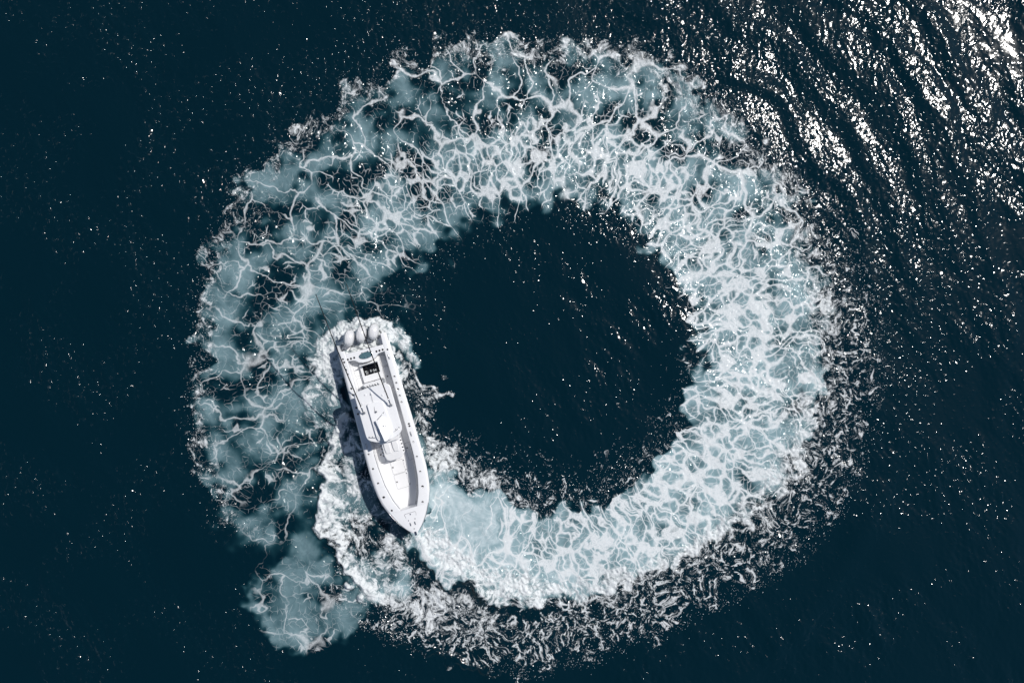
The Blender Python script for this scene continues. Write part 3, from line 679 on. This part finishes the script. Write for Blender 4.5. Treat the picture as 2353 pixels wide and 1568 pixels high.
for s, tip in ((1, (.86, -2.45, 8.0)), (-1, (-.80, -2.55, 8.0))):
    bxp = (.81*s, 4.30)
    mount = lathe('outrigger_mount', [(.085, 0), (.085, .04), (.06, .07), (.055, .15), (.03, .17), (0, .17)], (bxp[0], bxp[1], oz(.8)), [STEEL], hard, 12)
    b0 = Vector((bxp[0], bxp[1], oz(.8)+.12)); tp = Vector(tip)
    tube('outrigger_arm', [b0, b0+Vector((0, -.10, .18)), b0+(tp-b0)*.07+Vector((0, 0, .05))], .04, STEEL, hard, 8)
    pts = [b0+(tp-b0)*q+Vector((0, 0, .35*math.sin(math.pi*q))) for q in (.03, .15, .3, .45, .6, .75, .9, 1)]
    po = tube('outrigger_pole', pts, .036, CARBON, boat, 8, .020)
    for q in (.25, .5, .75): 
        c = b0+(tp-b0)*q+Vector((0, 0, .35*math.sin(math.pi*q))); lathe('line_ring', [(.045, -.02), (.05, 0), (.045, .02), (.03, .02)], c, [STEEL], po, 8)
tube('antenna', [(.10, 3.35, 3.06), (.10, 3.35, 3.12)], .05, GEL, hard, 10)
tube('antenna_whip', [(.12, 3.4, 3.09), (.13, 4.0, 3.12), (.16, 4.45, 3.25)], .008, GREY, hard, 6)
lathe('deck_light', [(.06, 0), (.06, .05), (.04, .08), (0, .08)], (.10, 4.42, 3.185), [STEEL], hard, 10)
tube('hand_rail', [(-.32, 4.55, 3.12), (-.30, 4.6, 3.24), (.20, 4.92, 3.30), (.26, 4.95, 3.18)], .013, STEEL, hard, 6)
for x, y in ((.9, 5.72), (.7, 5.76), (-.7, 5.72), (-.9, 5.66)): lathe('rail_foot', [(.025, 0), (.025, .03), (0, .03)], (x, y, oz(x)), [STEEL], hard, 8)
tube('front_rail', [(.92, 5.72, 3.05), (.92, 5.74, 3.10), (.55, 5.86, 3.12), (.52, 5.86, 3.05)], .011, STEEL, hard, 6)
tube('front_rail', [(-.92, 5.68, 3.05), (-.92, 5.70, 3.10), (-.58, 5.82, 3.12), (-.56, 5.82, 3.05)], .011, STEEL, hard, 6)
for x, y in ((.45, 3.3), (-.72, 3.4), (.75, 3.75), (-.5, 3.6), (.1, 3.28)): lathe('vent_cap', [(.05, 0), (.05, .015), (.03, .025), (0, .025)], (x, y, oz(x)), [GEL], hard, 10)
for x, y in ((-.05, 5.25), (-.16, 5.3), (-.25, 5.3)): lathe('light_stud', [(.03, 0), (.03, .06), (0, .07)], (x, y, 3.42+.1*x), [STEEL], hard, 8)
# toe rails inside the bow
for s, offs in ((-1, (.03, .10)), (1, (.015,))):
    for of in offs:
        yy = np.linspace(6.9, 10.45, 16)
        tube('bow_rail', [(s*(inner(y)-of), float(y), sheer(y)-.02-of*.4) for y in yy], .020, GREY, boat, 6)
        for y in (7.2, 8.3, 9.4, 10.3): tube('rail_post', [(s*(inner(y)-of), y, sheer(y)-.02-of*.4), (s*(inner(y)+.03), y, sheer(y)-.05)], .012, STEEL, boat, 6)
# outboards
def outboard(x, y, ang):
    M = Matrix.Translation((x, y, 0)) @ Matrix.Rotation(ang, 4, 'Z')
    v, f = [], []
    secs = [(-.54, .05, .9, 1.08), (-.50, .15, .80, 1.28), (-.40, .24, .74, 1.42), (-.22, .30, .70, 1.52), (0, .325, .68, 1.56), (.22, .30, .68, 1.54), (.38, .245, .70, 1.48), (.48, .16, .76, 1.38), (.52, .06, .9, 1.2)]
    n = 20
    for yy, w, z0, z1 in secs:
        for k in range(n):
            a = 2*math.pi*k/n; ca, sa = math.cos(a), math.sin(a)
            px_ = w*math.copysign(abs(ca)**.8, ca); pz = (z0+z1)/2+(z1-z0)/2*math.copysign(abs(sa)**.75, sa)
            if sa > .3:
                u = px_/max(w, 1e-3); pz += .016*math.cos(u*9.5)*(1-abs(yy)*1.4)
            v.append(M@Vector((px_, yy, pz)))
    for i in range(len(secs)-1): f += [(i*n+k, i*n+(k+1) % n, (i+1)*n+(k+1) % n, (i+1)*n+k) for k in range(n)]
    f += [tuple(range(n))[::-1], tuple(range((len(secs)-1)*n, len(secs)*n))]
    o = mk('outboard_motor', v, f, COWL, boat, True)
    o.modifiers.new('sub', 'SUBSURF').levels = 1; o.modifiers['sub'].render_levels = 2
    for sx in (-.17, -.085, .085, .17):     # raised styling ribs
        pts = []
        for q in (-.40, -.25, -.05, .15, .30, .40):
            w = float(np.interp(q, [s_[0] for s_ in secs], [s_[1] for s_ in secs])); zt = float(np.interp(q, [s_[0] for s_ in secs], [s_[3] for s_ in secs]))
            xx = sx*w/.325*1.05; uu = min(.98, abs(xx)/w); zz = .7+(zt-.7)*.5+(zt-.7)*.5*(1-uu**2.5)**.375
            pts.append(M@Vector((xx, q, zz-.008)))
        tube('cowl_rib', pts, .015, COWL, o, 6)
    for q, r_ in ((-.47, .05), (.46, .022)):
        zt = float(np.interp(q, [s_[0] for s_ in secs], [s_[3] for s_ in secs]))
        c = M@Vector((0, q, zt-.035)); lathe('cowl_latch', [(r_, 0), (r_, .03), (0, .035)], c, [GREY], o, 10)
    p0 = M@Vector((0, -.05, .75)); p1 = M@Vector((0, -.08, -.55))
    tube('motor_leg', [p0, p1], .13, COWL, o, 10, .08)
    tube('gearcase', [M@Vector((0, -.42, -.55)), M@Vector((0, -.1, -.55)), M@Vector((0, .2, -.55))], .09, COWL, o, 10, .04)
    v, f = [], []
    for k in range(3):
        a = 2*math.pi*k/3; b0 = len(v)
        for rr_, da, dy_ in ((.05, -.4, -.03), (.19, -.45, -.05), (.2, .35, .05), (.05, .4, .03)):
            v.append(M@Vector((rr_*math.cos(a+da), -.46+dy_, -.55+rr_*math.sin(a+da))))
        v += [p+M.to_3x3()@Vector((0, .015, 0)) for p in v[b0:b0+4]]
        f += [tuple(b0+i for i in q) for q in ((0, 1, 2, 3), (4, 7, 6, 5), (0, 4, 5, 1), (1, 5, 6, 2), (2, 6, 7, 3), (3, 7, 4, 0))]
    mk('propeller', v, f, STEEL, o)
    prism('engine_bracket', [tuple((M@Vector((a, b, 0)))[:2]) for a, b in ((-.12, .1), (.12, .1), (.12, .48), (-.12, .48))], .2, .75, GREY, o, .02)
for x, y in ((.68, -.26), (-.08, -.29), (-.84, -.23)): outboard(x, y, -R(23))
